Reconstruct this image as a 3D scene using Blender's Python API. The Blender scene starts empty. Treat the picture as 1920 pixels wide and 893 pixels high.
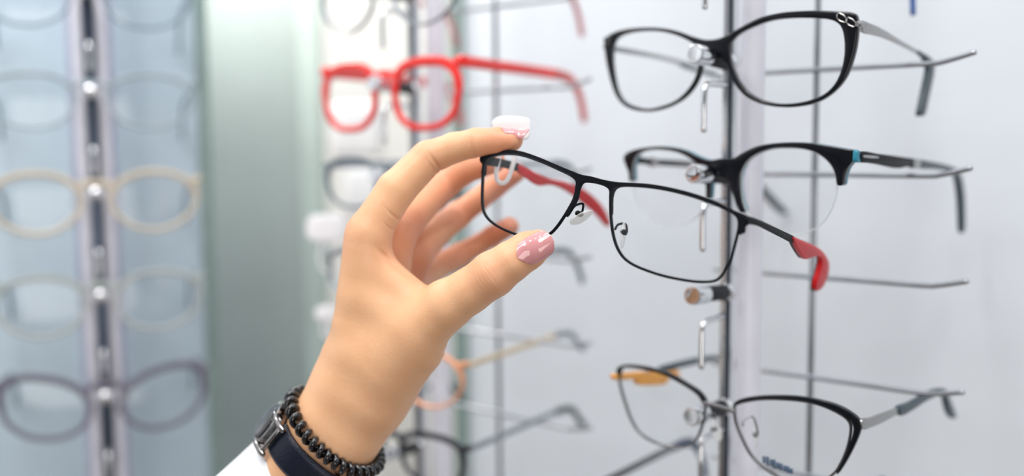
import bpy, bmesh, math, random
import numpy as np
from mathutils import Vector, Matrix

random.seed(7)
SC = bpy.context.scene
COL = SC.collection

# ------------------------------------------------------------------ camera
F = 1867.0                       # focal length in pixels of the 1920 x 893 frame
CAM_LOC = Vector((0, 0, 1.5))
PITCH = math.radians(5.4)
ROLL = math.radians(-0.5)
cam_data = bpy.data.cameras.new('camera')
cam = bpy.data.objects.new('camera', cam_data)
COL.objects.link(cam)
cam_data.sensor_width = 36.0
cam_data.lens = 36.0 * F / 1920.0
cam_data.clip_start = 0.01
MCAM = Matrix.Translation(CAM_LOC) @ Matrix.Rotation(math.radians(90) - PITCH, 4, 'X') @ Matrix.Rotation(ROLL, 4, 'Z')
cam.matrix_world = MCAM
cam_data.dof.use_dof = True
cam_data.dof.focus_distance = 0.431
cam_data.dof.aperture_fstop = 2.65
SC.camera = cam

# ------------------------------------------------------------------ view, world, lamps
SC.view_settings.view_transform = 'Standard'
SC.view_settings.look = 'None'
SC.view_settings.exposure = 0.2
SC.view_settings.gamma = 1.0
SC.view_settings.use_curve_mapping = False

world = bpy.data.worlds.new('shop_light')
SC.world = world
world.use_nodes = True
wn = world.node_tree.nodes; wl = world.node_tree.links
wn.clear()
wo = wn.new('ShaderNodeOutputWorld'); bg = wn.new('ShaderNodeBackground')
tc = wn.new('ShaderNodeTexCoord'); sp = wn.new('ShaderNodeSeparateXYZ'); rp = wn.new('ShaderNodeValToRGB')
mr = wn.new('ShaderNodeMapRange')
mr.inputs['From Min'].default_value = -1; mr.inputs['From Max'].default_value = 1
wl.new(tc.outputs['Generated'], sp.inputs[0]); wl.new(sp.outputs['Z'], mr.inputs['Value']); wl.new(mr.outputs[0], rp.inputs[0])
el = rp.color_ramp.elements
el[0].position = 0.0; el[0].color = (0.36, 0.31, 0.28, 1)
el[1].position = 1.0; el[1].color = (1.0, 1.0, 1.0, 1)
e = el.new(0.36); e.color = (0.52, 0.51, 0.51, 1)
e = el.new(0.52); e.color = (0.68, 0.70, 0.73, 1)
e = el.new(0.70); e.color = (0.95, 0.97, 1.0, 1)
nz = wn.new('ShaderNodeTexNoise'); nz.inputs['Scale'].default_value = 2.2; nz.inputs['Detail'].default_value = 3
nr = wn.new('ShaderNodeMapRange'); nr.inputs['From Min'].default_value = 0.35; nr.inputs['From Max'].default_value = 0.62
nr.inputs['To Min'].default_value = 0.45; nr.inputs['To Max'].default_value = 1.25
wl.new(tc.outputs['Generated'], nz.inputs['Vector']); wl.new(nz.outputs[0], nr.inputs['Value'])
mx = wn.new('ShaderNodeMix'); mx.data_type = 'RGBA'; mx.blend_type = 'MULTIPLY'; mx.inputs[0].default_value = 1.0
wl.new(rp.outputs[0], mx.inputs[6]); wl.new(nr.outputs[0], mx.inputs[7]); 
# the shop behind the photographer is dimmer than the lit ceiling
yr = wn.new('ShaderNodeMapRange'); yr.inputs['From Min'].default_value = -0.95; yr.inputs['From Max'].default_value = -0.15
yr.inputs['To Min'].default_value = 0.22; yr.inputs['To Max'].default_value = 1.0; yr.interpolation_type = 'SMOOTHSTEP'
wl.new(sp.outputs['Y'], yr.inputs['Value'])
m3 = wn.new('ShaderNodeMix'); m3.data_type = 'RGBA'; m3.blend_type = 'MULTIPLY'; m3.inputs[0].default_value = 1.0
wl.new(mx.outputs[2], m3.inputs[6]); wl.new(yr.outputs[0], m3.inputs[7]); wl.new(m3.outputs[2], bg.inputs[0])
bg.inputs[1].default_value = 1.05
wl.new(bg.outputs[0], wo.inputs[0])

def lamp(name, loc, target, size, power, color=(1, 1, 1), sy=None):
    ld = bpy.data.lights.new(name, 'AREA'); ld.energy = power; ld.color = color
    ld.shape = 'RECTANGLE'; ld.size = size; ld.size_y = sy or size
    o = bpy.data.objects.new(name, ld); COL.objects.link(o)
    o.location = loc
    o.rotation_euler = (Vector(target) - Vector(loc)).to_track_quat('-Z', 'Y').to_euler()
    return o
lamp('ceiling_panel_light', (-0.5, -0.5, 2.75), (0.1, 0.45, 1.45), 0.9, 12, (1, 0.985, 0.96), 0.6)
lamp('ceiling_panel_light', (0.9, -0.2, 2.75), (0.1, 0.45, 1.45), 0.5, 3.8, (0.97, 0.985, 1), 0.5)
lamp('ceiling_spot_light', (-0.25, 0.15, 2.5), (0.0, 0.45, 1.45), 0.10, 2.2, (1, 0.97, 0.93))
lamp('ceiling_spot_light', (0.15, 0.05, 2.5), (0.0, 0.45, 1.45), 0.08, 1.6, (1, 0.97, 0.93))
lamp('hand_fill_light', (0.15, -1.2, 1.25), (-0.1, 0.45, 1.42), 0.8, 5.5, (1, 0.96, 0.92))  # added fill behind the camera, brightens the wrist and hand
lamp('back_wall_fill_light', (-0.35, 1.45, 2.5), (-0.4, 2.0, 1.6), 0.5, 12, (1, 0.97, 0.93))  # added lamp that brightens the back wall
lamp('screen_fill_light', (-0.33, 1.0, 1.86), (-0.33, 1.14, 1.5), 0.22, 3.2, (1, 0.92, 0.82), .05)  # added lamp close to the screen top, makes it fade downwards
lamp('panel_fill_light', (-0.42, 0.60, 2.05), (-0.36, 0.86, 1.5), 0.3, 1.7, (1, 1, 1), .05)  # added lamp above the left rack, lightens the top of its panel

# ------------------------------------------------------------------ pixel helpers
def cray(px, py):
    return Vector(((px - 960.0) / F, -(py - 446.5) / F, -1.0))
def P(px, py, Z):
    """world point seen at pixel (px,py) at camera depth Z (metres)"""
    return MCAM @ (cray(px, py) * Z)
def unproj(px, py, p0, n):
    dirw = (MCAM.to_3x3() @ cray(px, py))
    t = (p0 - CAM_LOC).dot(n) / dirw.dot(n)
    return CAM_LOC + dirw * t
YAW = math.radians(39)
U = Vector((math.cos(YAW), -math.sin(YAW), 0)); D = Vector((math.sin(YAW), math.cos(YAW), 0)); V = Vector((0, 0, 1))

# ------------------------------------------------------------------ materials
MATS = {}
def mat(name, color, rough=0.5, metal=0.0, spec=0.5, coat=0.0, sss=0.0, noise=None, bump=None, alpha=1.0, emit=None):
    if name in MATS: return MATS[name]
    m = bpy.data.materials.new(name); m.use_nodes = True
    nt = m.node_tree; b = nt.nodes['Principled BSDF']
    b.inputs['Base Color'].default_value = (*color, 1)
    b.inputs['Roughness'].default_value = rough; b.inputs['Metallic'].default_value = metal
    b.inputs['Specular IOR Level'].default_value = spec
    b.inputs['Coat Weight'].default_value = coat; b.inputs['Coat Roughness'].default_value = 0.05
    if emit:
        b.inputs['Emission Color'].default_value = (*emit[0], 1); b.inputs['Emission Strength'].default_value = emit[1]
    if sss:
        b.inputs['Subsurface Weight'].default_value = sss
        b.inputs['Subsurface Radius'].default_value = (1.0, 0.35, 0.2); b.inputs['Subsurface Scale'].default_value = 0.004
    t = nt.nodes.new('ShaderNodeTexCoord')
    if noise:                    # (scale, strength)
        n = nt.nodes.new('ShaderNodeTexNoise'); n.inputs['Scale'].default_value = noise[0]; n.inputs['Detail'].default_value = 4
        nt.links.new(t.outputs['Object'], n.inputs['Vector'])
        h = nt.nodes.new('ShaderNodeMix'); h.data_type = 'RGBA'; h.blend_type = 'MIX'
        r = nt.nodes.new('ShaderNodeMapRange'); r.inputs['From Min'].default_value = 0.3; r.inputs['From Max'].default_value = 0.7
        nt.links.new(n.outputs[0], r.inputs['Value']); nt.links.new(r.outputs[0], h.inputs[0])
        s = noise[1]
        h.inputs[6].default_value = (*[c * (1 - s) for c in color], 1); h.inputs[7].default_value = (*[min(1, c * (1 + s)) for c in color], 1)
        nt.links.new(h.outputs[2], b.inputs['Base Color'])
    if bump:                     # (scale, distance)
        n = nt.nodes.new('ShaderNodeTexNoise'); n.inputs['Scale'].default_value = bump[0]; n.inputs['Detail'].default_value = 3
        nt.links.new(t.outputs['Object'], n.inputs['Vector'])
        bp = nt.nodes.new('ShaderNodeBump'); bp.inputs['Distance'].default_value = bump[1]; bp.inputs['Strength'].default_value = 1
        nt.links.new(n.outputs[0], bp.inputs['Height']); nt.links.new(bp.outputs[0], b.inputs['Normal'])
    if alpha < 1:
        tr = nt.nodes.new('ShaderNodeBsdfTransparent'); ms = nt.nodes.new('ShaderNodeMixShader')
        ms.inputs[0].default_value = alpha
        nt.links.new(tr.outputs[0], ms.inputs[1]); nt.links.new(b.outputs[0], ms.inputs[2])
        nt.links.new(ms.outputs[0], nt.nodes['Material Output'].inputs['Surface'])
    MATS[name] = m
    return m
def lens_mat():
    m = bpy.data.materials.new('clear_lens'); m.use_nodes = True
    nt = m.node_tree; nt.nodes.clear()
    o = nt.nodes.new('ShaderNodeOutputMaterial'); tr = nt.nodes.new('ShaderNodeBsdfTransparent'); g = nt.nodes.new('ShaderNodeBsdfGlossy')
    tr.inputs[0].default_value = (0.985, 0.988, 0.99, 1); g.inputs['Roughness'].default_value = 0.03
    fr = nt.nodes.new('ShaderNodeLayerWeight'); fr.inputs[0].default_value = 0.5
    pw = nt.nodes.new('ShaderNodeMath'); pw.operation = 'POWER'; pw.inputs[1].default_value = 5
    ml = nt.nodes.new('ShaderNodeMath'); ml.operation = 'MULTIPLY_ADD'; ml.inputs[1].default_value = 0.9; ml.inputs[2].default_value = 0.025
    ms = nt.nodes.new('ShaderNodeMixShader')
    nt.links.new(fr.outputs['Facing'], pw.inputs[0]); nt.links.new(pw.outputs[0], ml.inputs[0])
    nt.links.new(ml.outputs[0], ms.inputs[0]); nt.links.new(tr.outputs[0], ms.inputs[1]); nt.links.new(g.outputs[0], ms.inputs[2])
    nt.links.new(ms.outputs[0], o.inputs[0])
    return m
LENS = lens_mat()
BLACK = mat('black_acetate', (0.003, 0.004, 0.007), 0.15, spec=0.3, coat=0.1, noise=(60, .2))
BLKMET = mat('black_metal', (0.004, 0.005, 0.008), 0.42, spec=0.1, bump=(900, 2e-5))
SILVER = mat('brushed_silver', (0.36, 0.355, 0.35), 0.25, 1.0, noise=(400, .08))
GUN = mat('gunmetal', (0.22, 0.22, 0.23), 0.25, 1.0, noise=(300, .1))
CHROME = mat('chrome', (0.78, 0.79, 0.81), 0.08, 1.0, noise=(30, .05))
STEEL = mat('rod_steel', (0.36, 0.38, 0.41), 0.28, 1.0, noise=(80, .1))
RUBBER = mat('black_rubber', (0.009, 0.010, 0.014), 0.5, spec=.3, bump=(500, 1e-4))
REDT = mat('red_temple', (0.62, 0.012, 0.016), 0.35, spec=.25, noise=(40, .12))
RED = mat('red_acetate', (0.78, 0.02, 0.012), 0.2, coat=0.5, noise=(30, .1))
TEAL = mat('dark_teal_acetate', (0.012, 0.035, 0.05), 0.3, noise=(50, .2))
CYAN = mat('clear_blue_acetate', (0.03, 0.26, 0.38), 0.15, noise=(60, .15), alpha=0.85)
PAD = mat('clear_silicone', (0.85, 0.86, 0.86), 0.12, coat=0.5, noise=(200, .04), alpha=0.45)
WHITE = mat('white_plastic', (0.86, 0.86, 0.89), 0.35, noise=(50, .02))
COLUMN = mat('lavender_white_enamel', (0.76, 0.76, 0.85), 0.3, noise=(8, .03))
ORANGE = mat('orange_sleeve', (0.95, 0.42, 0.07), 0.4, noise=(100, .1))

# ------------------------------------------------------------------ mesh helpers
def link(name, me, m, parent=None):
    if m is not None and not me.materials: me.materials.append(m)
    o = bpy.data.objects.new(name, me); COL.objects.link(o)
    if parent is not None: o.parent = parent
    return o
def smooth(me, ang=40):
    for p in me.polygons: p.use_smooth = True
    me.set_sharp_from_angle(angle=math.radians(ang))
def mesh_from(verts, faces, ang=40):
    me = bpy.data.meshes.new('m'); me.from_pydata([tuple(v) for v in verts], [], faces)
    bm = bmesh.new(); bm.from_mesh(me); bmesh.ops.recalc_face_normals(bm, faces=bm.faces); bm.to_mesh(me); bm.free()
    smooth(me, ang); return me
def join(meshes, ang=40):
    bm = bmesh.new()
    for m in meshes: bm.from_mesh(m)
    me = bpy.data.meshes.new('m'); bm.to_mesh(me); bm.free(); smooth(me, ang); return me
def catmull(pts, n=6, closed=True):
    pts = [np.array(p, float) for p in pts]; N = len(pts); out = []
    rng = range(N) if closed else range(N - 1)
    for i in rng:
        if closed: p0, p1, p2, p3 = pts[i - 1], pts[i], pts[(i + 1) % N], pts[(i + 2) % N]
        else: p0, p1, p2, p3 = pts[max(i - 1, 0)], pts[i], pts[i + 1], pts[min(i + 2, N - 1)]
        for k in range(n):
            t = k / n
            out.append(0.5 * ((2 * p1) + (-p0 + p2) * t + (2 * p0 - 5 * p1 + 4 * p2 - p3) * t * t + (-p0 + 3 * p1 - 3 * p2 + p3) * t ** 3))
    if not closed: out.append(pts[-1])
    return out
def plate(loops, thick, bevel, k=0.0, n=5, sm=True):
    """loops in mm (x,z); first outer, others holes; slab of given thickness in local y (mm), bent y += k*x^2. Returns mesh in metres"""
    cu = bpy.data.curves.new('c', 'CURVE'); cu.dimensions = '2D'; cu.fill_mode = 'BOTH'
    cu.extrude = max(thick / 2 - bevel, 0.01); cu.bevel_depth = bevel; cu.bevel_resolution = 2; cu.offset = -bevel
    for lp in loops:
        pp = catmull(lp, n) if sm else [np.array(p, float) for p in lp]
        s = cu.splines.new('POLY'); s.points.add(len(pp) - 1)
        for i, p in enumerate(pp): s.points[i].co = (p[0], p[1], 0, 1)
        s.use_cyclic_u = True
    ob = bpy.data.objects.new('c', cu); COL.objects.link(ob)
    dg = bpy.context.evaluated_depsgraph_get(); me = bpy.data.meshes.new_from_object(ob.evaluated_get(dg))
    bpy.data.objects.remove(ob); bpy.data.curves.remove(cu)
    bm = bmesh.new(); bm.from_mesh(me); bmesh.ops.remove_doubles(bm, verts=bm.verts, dist=0.01)
    for v in bm.verts:
        x, y, z = v.co; v.co = (x * .001, (-z + k * x * x) * .001, y * .001)
    bmesh.ops.recalc_face_normals(bm, faces=bm.faces); bm.to_mesh(me); bm.free(); me.materials.clear(); smooth(me, 50)
    return me
def tube(path, a, b=None, N=None, closed=False, seg=12, sq=1.0, ang=60, dome=0.5, shrink=0.6):
    """sweep along path (metres). a = half width across, b = half depth along N. a,b scalars or lists (metres)"""
    path = [Vector(p) for p in path]; n = len(path)
    A = a if hasattr(a, '__len__') else [a] * n
    if b is None: b = A
    B = b if hasattr(b, '__len__') else [b] * n
    verts = []; faces = []
    ref = Vector(N) if N is not None else None
    side = None
    for i in range(n):
        if closed: t = path[(i + 1) % n] - path[i - 1]
        else: t = path[min(i + 1, n - 1)] - path[max(i - 1, 0)]
        t.normalize()
        if ref is not None: s = t.cross(ref); nn = ref
        else:
            if side is None:
                q = Vector((0, 0, 1)) if abs(t.z) < .9 else Vector((1, 0, 0)); side = t.cross(q).normalized()
            side = (side - t * side.dot(t)).normalized(); s = side; nn = t.cross(s)
        s = s.normalized()
        for j in range(seg):
            th = 2 * math.pi * j / seg; c = math.cos(th); sn = math.sin(th)
            c = math.copysign(abs(c) ** sq, c); sn = math.copysign(abs(sn) ** sq, sn)
            verts.append(path[i] + s * (A[i] * c) + nn * (B[i] * sn))
    for i in range(n if closed else n - 1):
        for j in range(seg):
            i2 = (i + 1) % n; j2 = (j + 1) % seg
            faces.append((i * seg + j, i * seg + j2, i2 * seg + j2, i2 * seg + j))
    if not closed:
        for i, sg in ((0, -1), (n - 1, 1)):      # rounded cap
            t = (path[i] - path[i - 1]) if i else (path[0] - path[1]); t.normalize()
            base = len(verts)
            for j in range(seg): verts.append(path[i] + (verts[i * seg + j] - path[i]) * shrink + t * min(A[i], B[i]) * dome)
            for j in range(seg):
                j2 = (j + 1) % seg; faces.append((i * seg + j, i * seg + j2, base + j2, base + j))
            faces.append(tuple(base + j for j in range(seg)))
    return mesh_from(verts, faces, ang)
def box(cx, cy, cz, sx, sy, sz, bev=0.0):
    bm = bmesh.new(); bmesh.ops.create_cube(bm, size=1)
    for v in bm.verts: v.co = (cx + v.co.x * sx, cy + v.co.y * sy, cz + v.co.z * sz)
    if bev: bmesh.ops.bevel(bm, geom=list(bm.edges), offset=bev, segments=3, affect='EDGES', profile=0.5)
    me = bpy.data.meshes.new('m'); bm.to_mesh(me); bm.free(); smooth(me, 35); return me
def xform(me, M): me.transform(M); return me
def empty(name, label, cat, M, group=None):
    o = bpy.data.objects.new(name, None); COL.objects.link(o); o.empty_display_size = 0.01
    o.matrix_world = M; o['label'] = label; o['category'] = cat
    if group: o['group'] = group
    return o
def tagg(o, label, cat, group=None):
    o['label'] = label; o['category'] = cat
    if group: o['group'] = group
    return o
def struct(o): o['kind'] = 'structure'; return o
def basis(p, u, d, v):
    return Matrix(((u.x, d.x, v.x, p.x), (u.y, d.y, v.y, p.y), (u.z, d.z, v.z, p.z), (0, 0, 0, 1)))
def copy_tree(o, parent=None):
    c = o.copy(); COL.objects.link(c)
    if parent: c.parent = parent
    for ch in o.children: copy_tree(ch, c)
    return c

# ------------------------------------------------------------------ setting
def panel(name, pL, pR, z0, z1, thick, m, back=1):
    """vertical slab between two world points seen from above (xy), thickness going away from the camera"""
    d = (pR - pL); d.z = 0; L = d.length; u = d.normalized(); n = Vector((-u.y, u.x, 0))
    me = box(0, thick / 2 * back, 0, L, thick, z1 - z0, 0.001)
    o = link(name, me, m)
    c = (pL + pR) / 2
    o.matrix_world = basis(Vector((c.x, c.y, (z0 + z1) / 2)), u, n, V)
    return o
WALL = mat('cool_white_wall', (0.66, 0.705, 0.76), 0.55, noise=(3.0, .05), bump=(9, .0015))
PBLUE = mat('pale_blue_panel', (0.49, 0.60, 0.68), 0.35, noise=(3, .05))
GREENG = mat('frosted_green_glass', (0.245, 0.295, 0.30), 0.35, noise=(4, .12))
GEDGE = mat('glass_edge_green', (0.22, 0.30, 0.28), 0.3, noise=(20, .1))
CREAM = mat('cream_wall', (0.80, 0.80, 0.77), 0.6, noise=(2, .03))
FLOORM = mat('brown_floor', (0.22, 0.175, 0.14), 0.5, noise=(5, .25))
POST0 = P(1369, 268, 0.52)                         # chrome post of the near display at eye level
ROD0 = unproj(1480, 328, P(1435, 325, 0.60), D)    # a point on the plane of the long rods
wp = ROD0 + D * 0.105
wl_ = unproj(868, 268, wp, D); wr_ = wl_ + U * 0.75
struct(panel('wall_right', wl_, wr_, 0, 2.6, 0.02, WALL))
o = panel('trim_1', unproj(842, 268, wp - D * .004, D), unproj(868, 268, wp - D * .004, D), 0, 2.6, 0.02, GEDGE); struct(o)
struct(panel('wall_back', P(-900, 268, 2.0), P(1400, 268, 2.0), 0, 2.6, 0.05, CREAM))
fl = link('floor', box(0, 1, -0.025, 6, 6, 0.05), FLOORM); struct(fl)
# ------------------------------------------------------------------ glasses
class Spec:
    """a pair of glasses: local x along the front, y away from the viewer, z up"""
    def __init__(s, p0, u, d, v, k=0.0):
        s.p0, s.u, s.d, s.v, s.k = p0, u, d, v, k
        s.M = basis(p0, u, d, v)
    def front(s, px, py):            # pixel -> (x,z) mm on the curved front
        off = 0.0
        for _ in range(8):
            q = unproj(px, py, s.p0 + s.d * off, s.d) - s.p0
            x = q.dot(s.u); off = s.k * (x * 1000) ** 2 * .001
        return (x * 1000, q.dot(s.v) * 1000)
    def fl(s, pts): return [s.front(*p) for p in pts]
    def side(s, px, py, x0):         # pixel -> (y,z) mm on the plane local x = x0 mm
        q = unproj(px, py, s.p0 + s.u * (x0 * .001), s.u) - s.p0
        return (q.dot(s.d) * 1000, q.dot(s.v) * 1000)
def crop(ox, oy, sc): return lambda pts: [(ox + a / sc, oy + b / sc) for a, b in pts]

def path3(xz, k, y=0.0): return [(x * .001, (y + k * x * x) * .001, z * .001) for x, z in xz]
def lens_mesh(loop, k, thick=1.6, n=4, inset=0.0, rings=6):
    pp = catmull(loop, n); c = sum(pp) / len(pp); m = len(pp)
    verts = []; faces = []
    for side, sg in ((0, -1), (1, 1)):
        base = len(verts)
        verts.append((c[0] * .001, (k * c[0] ** 2 - 1.2 + sg * thick / 2) * .001, c[1] * .001))
        for r in range(1, rings + 1):
            f = r / rings
            for p in pp:
                q = c + (p - c) * f * (1 - inset)
                verts.append((q[0] * .001, (k * q[0] ** 2 - 1.2 * (1 - f * f) + sg * thick / 2) * .001, q[1] * .001))
        for j in range(m):
            j2 = (j + 1) % m; faces.append((base, base + 1 + j, base + 1 + j2))
            for r in range(rings - 1):
                a = base + 1 + r * m; b = a + m; faces.append((a + j, b + j, b + j2, a + j2))
    o2 = 1 + rings * m; a = 1 + (rings - 1) * m; b = o2 + a
    for j in range(m):
        j2 = (j + 1) % m; faces.append((a + j, b + j, b + j2, a + j2))
    return mesh_from(verts, faces, 30)
def side_plate(loop_yz, x0, thick, bevel=0.35, n=5):
    """outline in (y,z) mm on plane x=x0"""
    me = plate([loop_yz], thick, bevel, 0, n)
    # local: x->y, z->z, y->x
    me.transform(Matrix(((0, -1, 0, x0 * .001), (1, 0, 0, 0), (0, 0, 1, 0), (0, 0, 0, 1))))
    return me
def nose_pad(parent, c, tilt, out=1, pm=PAD, mm=BLKMET, root=None, s=1.0):
    """c = pad centre (x,y,z) mm; root = point on the rim (mm)"""
    cx, cy, cz = c
    bm = bmesh.new(); bmesh.ops.create_uvsphere(bm, u_segments=16, v_segments=10, radius=1)
    for v in bm.verts:
        taper = 1 + .25 * v.co.z * -1
        v.co = (v.co.x * 1.1 * s, v.co.y * 3.6 * taper * s, v.co.z * 6.2 * s)
    me = bpy.data.meshes.new('m'); bm.to_mesh(me); bm.free(); smooth(me, 80)
    me.transform(Matrix.Rotation(out * math.radians(14), 4, 'Z')); me.transform(Matrix.Rotation(out * math.radians(tilt), 4, 'Y'))
    me.transform(Matrix.Translation((cx, cy, cz))); me.transform(Matrix.Scale(.001, 4))
    pad = link('nose_pad', me, pm, parent)
    if root:
        rx, ry, rz = root
        pts = [(rx, ry, rz), (rx + out * -.4, ry + 2.2, rz + 2.2), (rx + (cx - rx) * .5, cy + 1.6, rz + 3.4), (cx + out * 0.8, cy + .6, cz + 2.2), (cx + out * .9, cy, cz + .4)]
        pp = [tuple(q * .001) for q in catmull(pts, 6, False)]
        w = tube(pp, .00052, seg=8)
        hub = tube([(cx * .001, (cy - 1) * .001, (cz + 1.2) * .001), ((cx + out * 1.4) * .001, (cy - 2.6) * .001, (cz + 1.2) * .001)], .0013 * s, seg=12)
        link('pad_arm', join([w, hub]), mm, parent)

# ---- black glasses on the top peg (A)
c4 = crop(1100, 0, 2.526)
A = Spec(P(1345, 90, 0.497), U, D, V, 0.0007)
outA = [(90,215),(98,180),(130,156),(180,140),(240,132),(310,130),(380,136),(440,150),(500,172),(560,188),(610,187),(655,173),(700,149),(760,115),(830,83),(920,62),(1000,54),(1090,51),(1180,54),(1245,58),(1278,68),(1288,95),(1290,130),(1285,190),(1275,245),(1258,305),(1235,360),(1200,410),(1150,455),(1095,485),(1030,502),(960,509),(890,505),(820,489),(760,458),(720,418),(690,370),(668,315),(645,280),(605,265),(570,272),(553,305),(540,358),(515,410),(478,455),(430,490),(370,516),(300,530),(230,522),(180,498),(147,458),(126,405),(110,345),(97,280)]
inL = [(130,215),(150,180),(200,158),(280,148),(350,150),(420,165),(480,190),(518,215),(535,245),(540,285),(528,340),(508,390),(470,440),(420,480),(350,505),(290,514),(230,503),(180,478),(150,430),(135,370),(126,300),(125,250)]
inR = [(690,200),(730,160),(800,125),(880,98),(970,87),(1060,86),(1145,92),(1190,108),(1215,140),(1226,200),(1224,270),(1208,340),(1178,400),(1130,445),(1060,475),(980,490),(900,489),(830,470),(770,435),(725,380),(697,320),(683,260)]
eA = empty('eyeglasses', 'glossy black full rim eyeglasses with silver link ornament, topmost full pair on near rack', 'eyeglasses', A.M)
LA = A.fl(c4(inL)); RA = A.fl(c4(inR))
link('front_frame', plate([A.fl(c4(outA)), LA, RA], 4.2, 0.9, A.k), BLACK, eA)
link('lens', lens_mesh(LA, A.k), LENS, eA); link('lens', lens_mesh(RA, A.k), LENS, eA)
xr = A.front(*c4([(1285, 120)])[0])[0]; xl = A.front(*c4([(95, 210)])[0])[0]
def sd(S, pts, x0): return [S.side(px, py, x0) for px, py in pts]
t1 = sd(A, c4([(1296,100),(1330,108),(1400,140),(1480,190),(1540,225),(1590,252),(1600,262),(1575,258),(1520,232),(1450,198),(1400,178),(1350,165),(1305,152)]), xr)
tp = link('temple', side_plate(t1, xr, 1.6), SILVER, eA)
t2 = sd(A, c4([(1562,240),(1600,258),(1625,278),(1638,300),(1636,350),(1615,450),(1595,540),(1580,550),(1568,540),(1585,450),(1606,350),(1608,315),(1590,275),(1568,256)]), xr)
tt = link('temple_tip', side_plate(t2, xr, 3.0, 0.9), TEAL, tp); tt['label'] = 'dark teal curved temple tip'
# inner hinge block and left temple
link('hinge', box(xr * .001 - .001, A.k * xr * xr * .001 + .004, A.side(*c4([(1310, 130)])[0], xr)[1] * .001, .003, .006, .004, .0006), SILVER, tp)
ts = sd(A, c4([(110,215),(350,262),(480,300),(500,316),(480,318),(350,282),(110,240)]), xl)
tp2 = link('temple', side_plate(ts, xl, 1.6), SILVER, eA)
ts = sd(A, c4([(455,300),(560,330),(640,352),(668,372),(668,385),(640,378),(560,352),(458,320)]), xl)
link('temple_tip', side_plate(ts, xl, 3.0, 0.8), TEAL, tp2)
# silver link ornament: two hexagon rings and a round bead on the right corner
orn = []
for cx, cz, a in ((1218, 87, 0), (1262, 108, 0)):
    hexa = [A.front(*c4([(cx + dx, cz + dy)])[0]) for dx, dy in ((-23,-14),(-14,-23),(6,-14),(24,4),(22,16),(12,22),(-10,14),(-22,0))]
    orn.append(tube([(x * .001, (A.k * x * x - 2.4) * .001, z * .001) for x, z in hexa], .00038, closed=True, seg=8))
x, z = A.front(*c4([(1297, 118)])[0])
orn.append(xform(tube([(0, -.0012, 0), (0, .0015, 0)], .0017, seg=14), Matrix.Translation((x * .001, (A.k * x * x - 2.2) * .001, z * .001))))
link('corner_ornament', join(orn), SILVER, eA)
orn = [tube([(x * .001, (A.k * x * x - 2.4) * .001, z * .001) for x, z in [A.front(*c4([(105 + a, 195 + b)])[0]) for a, b in ((-10,-14),(6,-20),(14,-4),(8,12),(-8,20))]], .00038, closed=True, seg=8)]
link('corner_ornament', join(orn), SILVER, eA)

# ---- black and blue browline glasses on the second peg (B)
c5 = crop(1100, 240, 2.526)
B = Spec(P(1355, 310, 0.498), U, D, V, 0.0007)
outB = [(180,140),(205,112),(265,95),(340,87),(410,92),(470,107),(530,135),(585,152),(640,144),(700,142),(740,119),(800,90),(870,75),(960,68),(1060,71),(1150,84),(1240,100),(1268,106),(1272,135),(1262,160),(1240,190),(1226,228),(1220,265),(1204,274),(1190,266),(1184,228),(1170,188),(1140,150),(1090,115),(1030,98),(960,93),(880,97),(812,120),(765,152),(738,195),(727,240),(727,290),(736,345),(752,395),(730,398),(708,350),(690,290),(668,250),(630,232),(600,240),(590,270),(585,330),(572,330),(570,270),(560,215),(540,182),(500,147),(440,116),(370,102),(300,102),(252,117),(228,147),(220,195),(221,248),(208,250),(203,210),(190,178)]
eB = empty('eyeglasses', 'black browline eyeglasses with clear blue inner layer and rimless lower lenses on near rack', 'eyeglasses', B.M)
link('front_frame', plate([B.fl(c5(outB))], 3.4, 0.6, B.k), BLACK, eB)
inner = xform(plate([B.fl(c5(outB))], 2.4, 0.3, B.k), Matrix.Translation((0, .0029, 0)))
ob = link('inner_layer', inner, CYAN, eB); ob['label'] = 'clear blue layer on the back of the brow'
lR = B.fl(c5([(735,240),(745,190),(775,152),(820,122),(880,100),(960,95),(1030,100),(1090,118),(1138,152),(1168,192),(1182,232),(1186,290),(1176,345),(1150,405),(1110,458),(1050,493),(980,508),(900,500),(830,470),(775,420),(742,345)]))
lL = B.fl(c5([(221,200),(230,150),(254,120),(302,104),(370,104),(440,118),(498,149),(538,184),(558,220),(568,280),(566,340),(545,395),(500,440),(440,465),(370,470),(310,450),(265,405),(235,340),(222,270)]))
link('lens', lens_mesh(lL, B.k, 1.9), LENS, eB); link('lens', lens_mesh(lR, B.k, 1.9), LENS, eB)
EDGE = mat('lens_edge', (0.75, 0.80, 0.82), 0.2, noise=(100, .05), alpha=0.4)
for l in (lL, lR): link('lens_edge', tube(path3(catmull(l, 3), B.k), .0004, .0009, N=(0, 1, 0), closed=True, seg=8), EDGE, eB)
xr = B.front(*c5([(1285, 130)])[0])[0]; xl = B.front(*c5([(185, 140)])[0])[0]
hb = sd(B, c5([(1276,107),(1286,109),(1295,114),(1294,160),(1284,163),(1274,158)]), xr)
link('end_piece', side_plate(hb, xr - .3, 2.2), CYAN, eB)
tb = sd(B, c5([(1293,112),(1370,122),(1440,131),(1500,140),(1548,150),(1548,188),(1515,182),(1470,191),(1420,182),(1380,173),(1330,165),(1293,160)]), xr)
tpB = link('temple', side_plate(tb, xr, 2.6), BLKMET, eB)
tb = sd(B, c5([(1560,150),(1620,158),(1690,172),(1735,188),(1762,215),(1776,270),(1784,350),(1784,470),(1778,495),(1768,490),(1764,420),(1760,340),(1752,270),(1738,225),(1700,205),(1640,196),(1560,190)]), xr)
link('temple_tip', side_plate(tb, xr, 3.0, .8), TEAL, tpB)
tb = sd(B, c5([(1300,128),(1364,134),(1364,145),(1300,141)]), xr)
link('inlay', xform(side_plate(tb, xr, 3.2, .2, 2), Matrix.Identity(4)), SILVER, tpB)['label'] = 'silver bar set into the temple'
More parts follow.
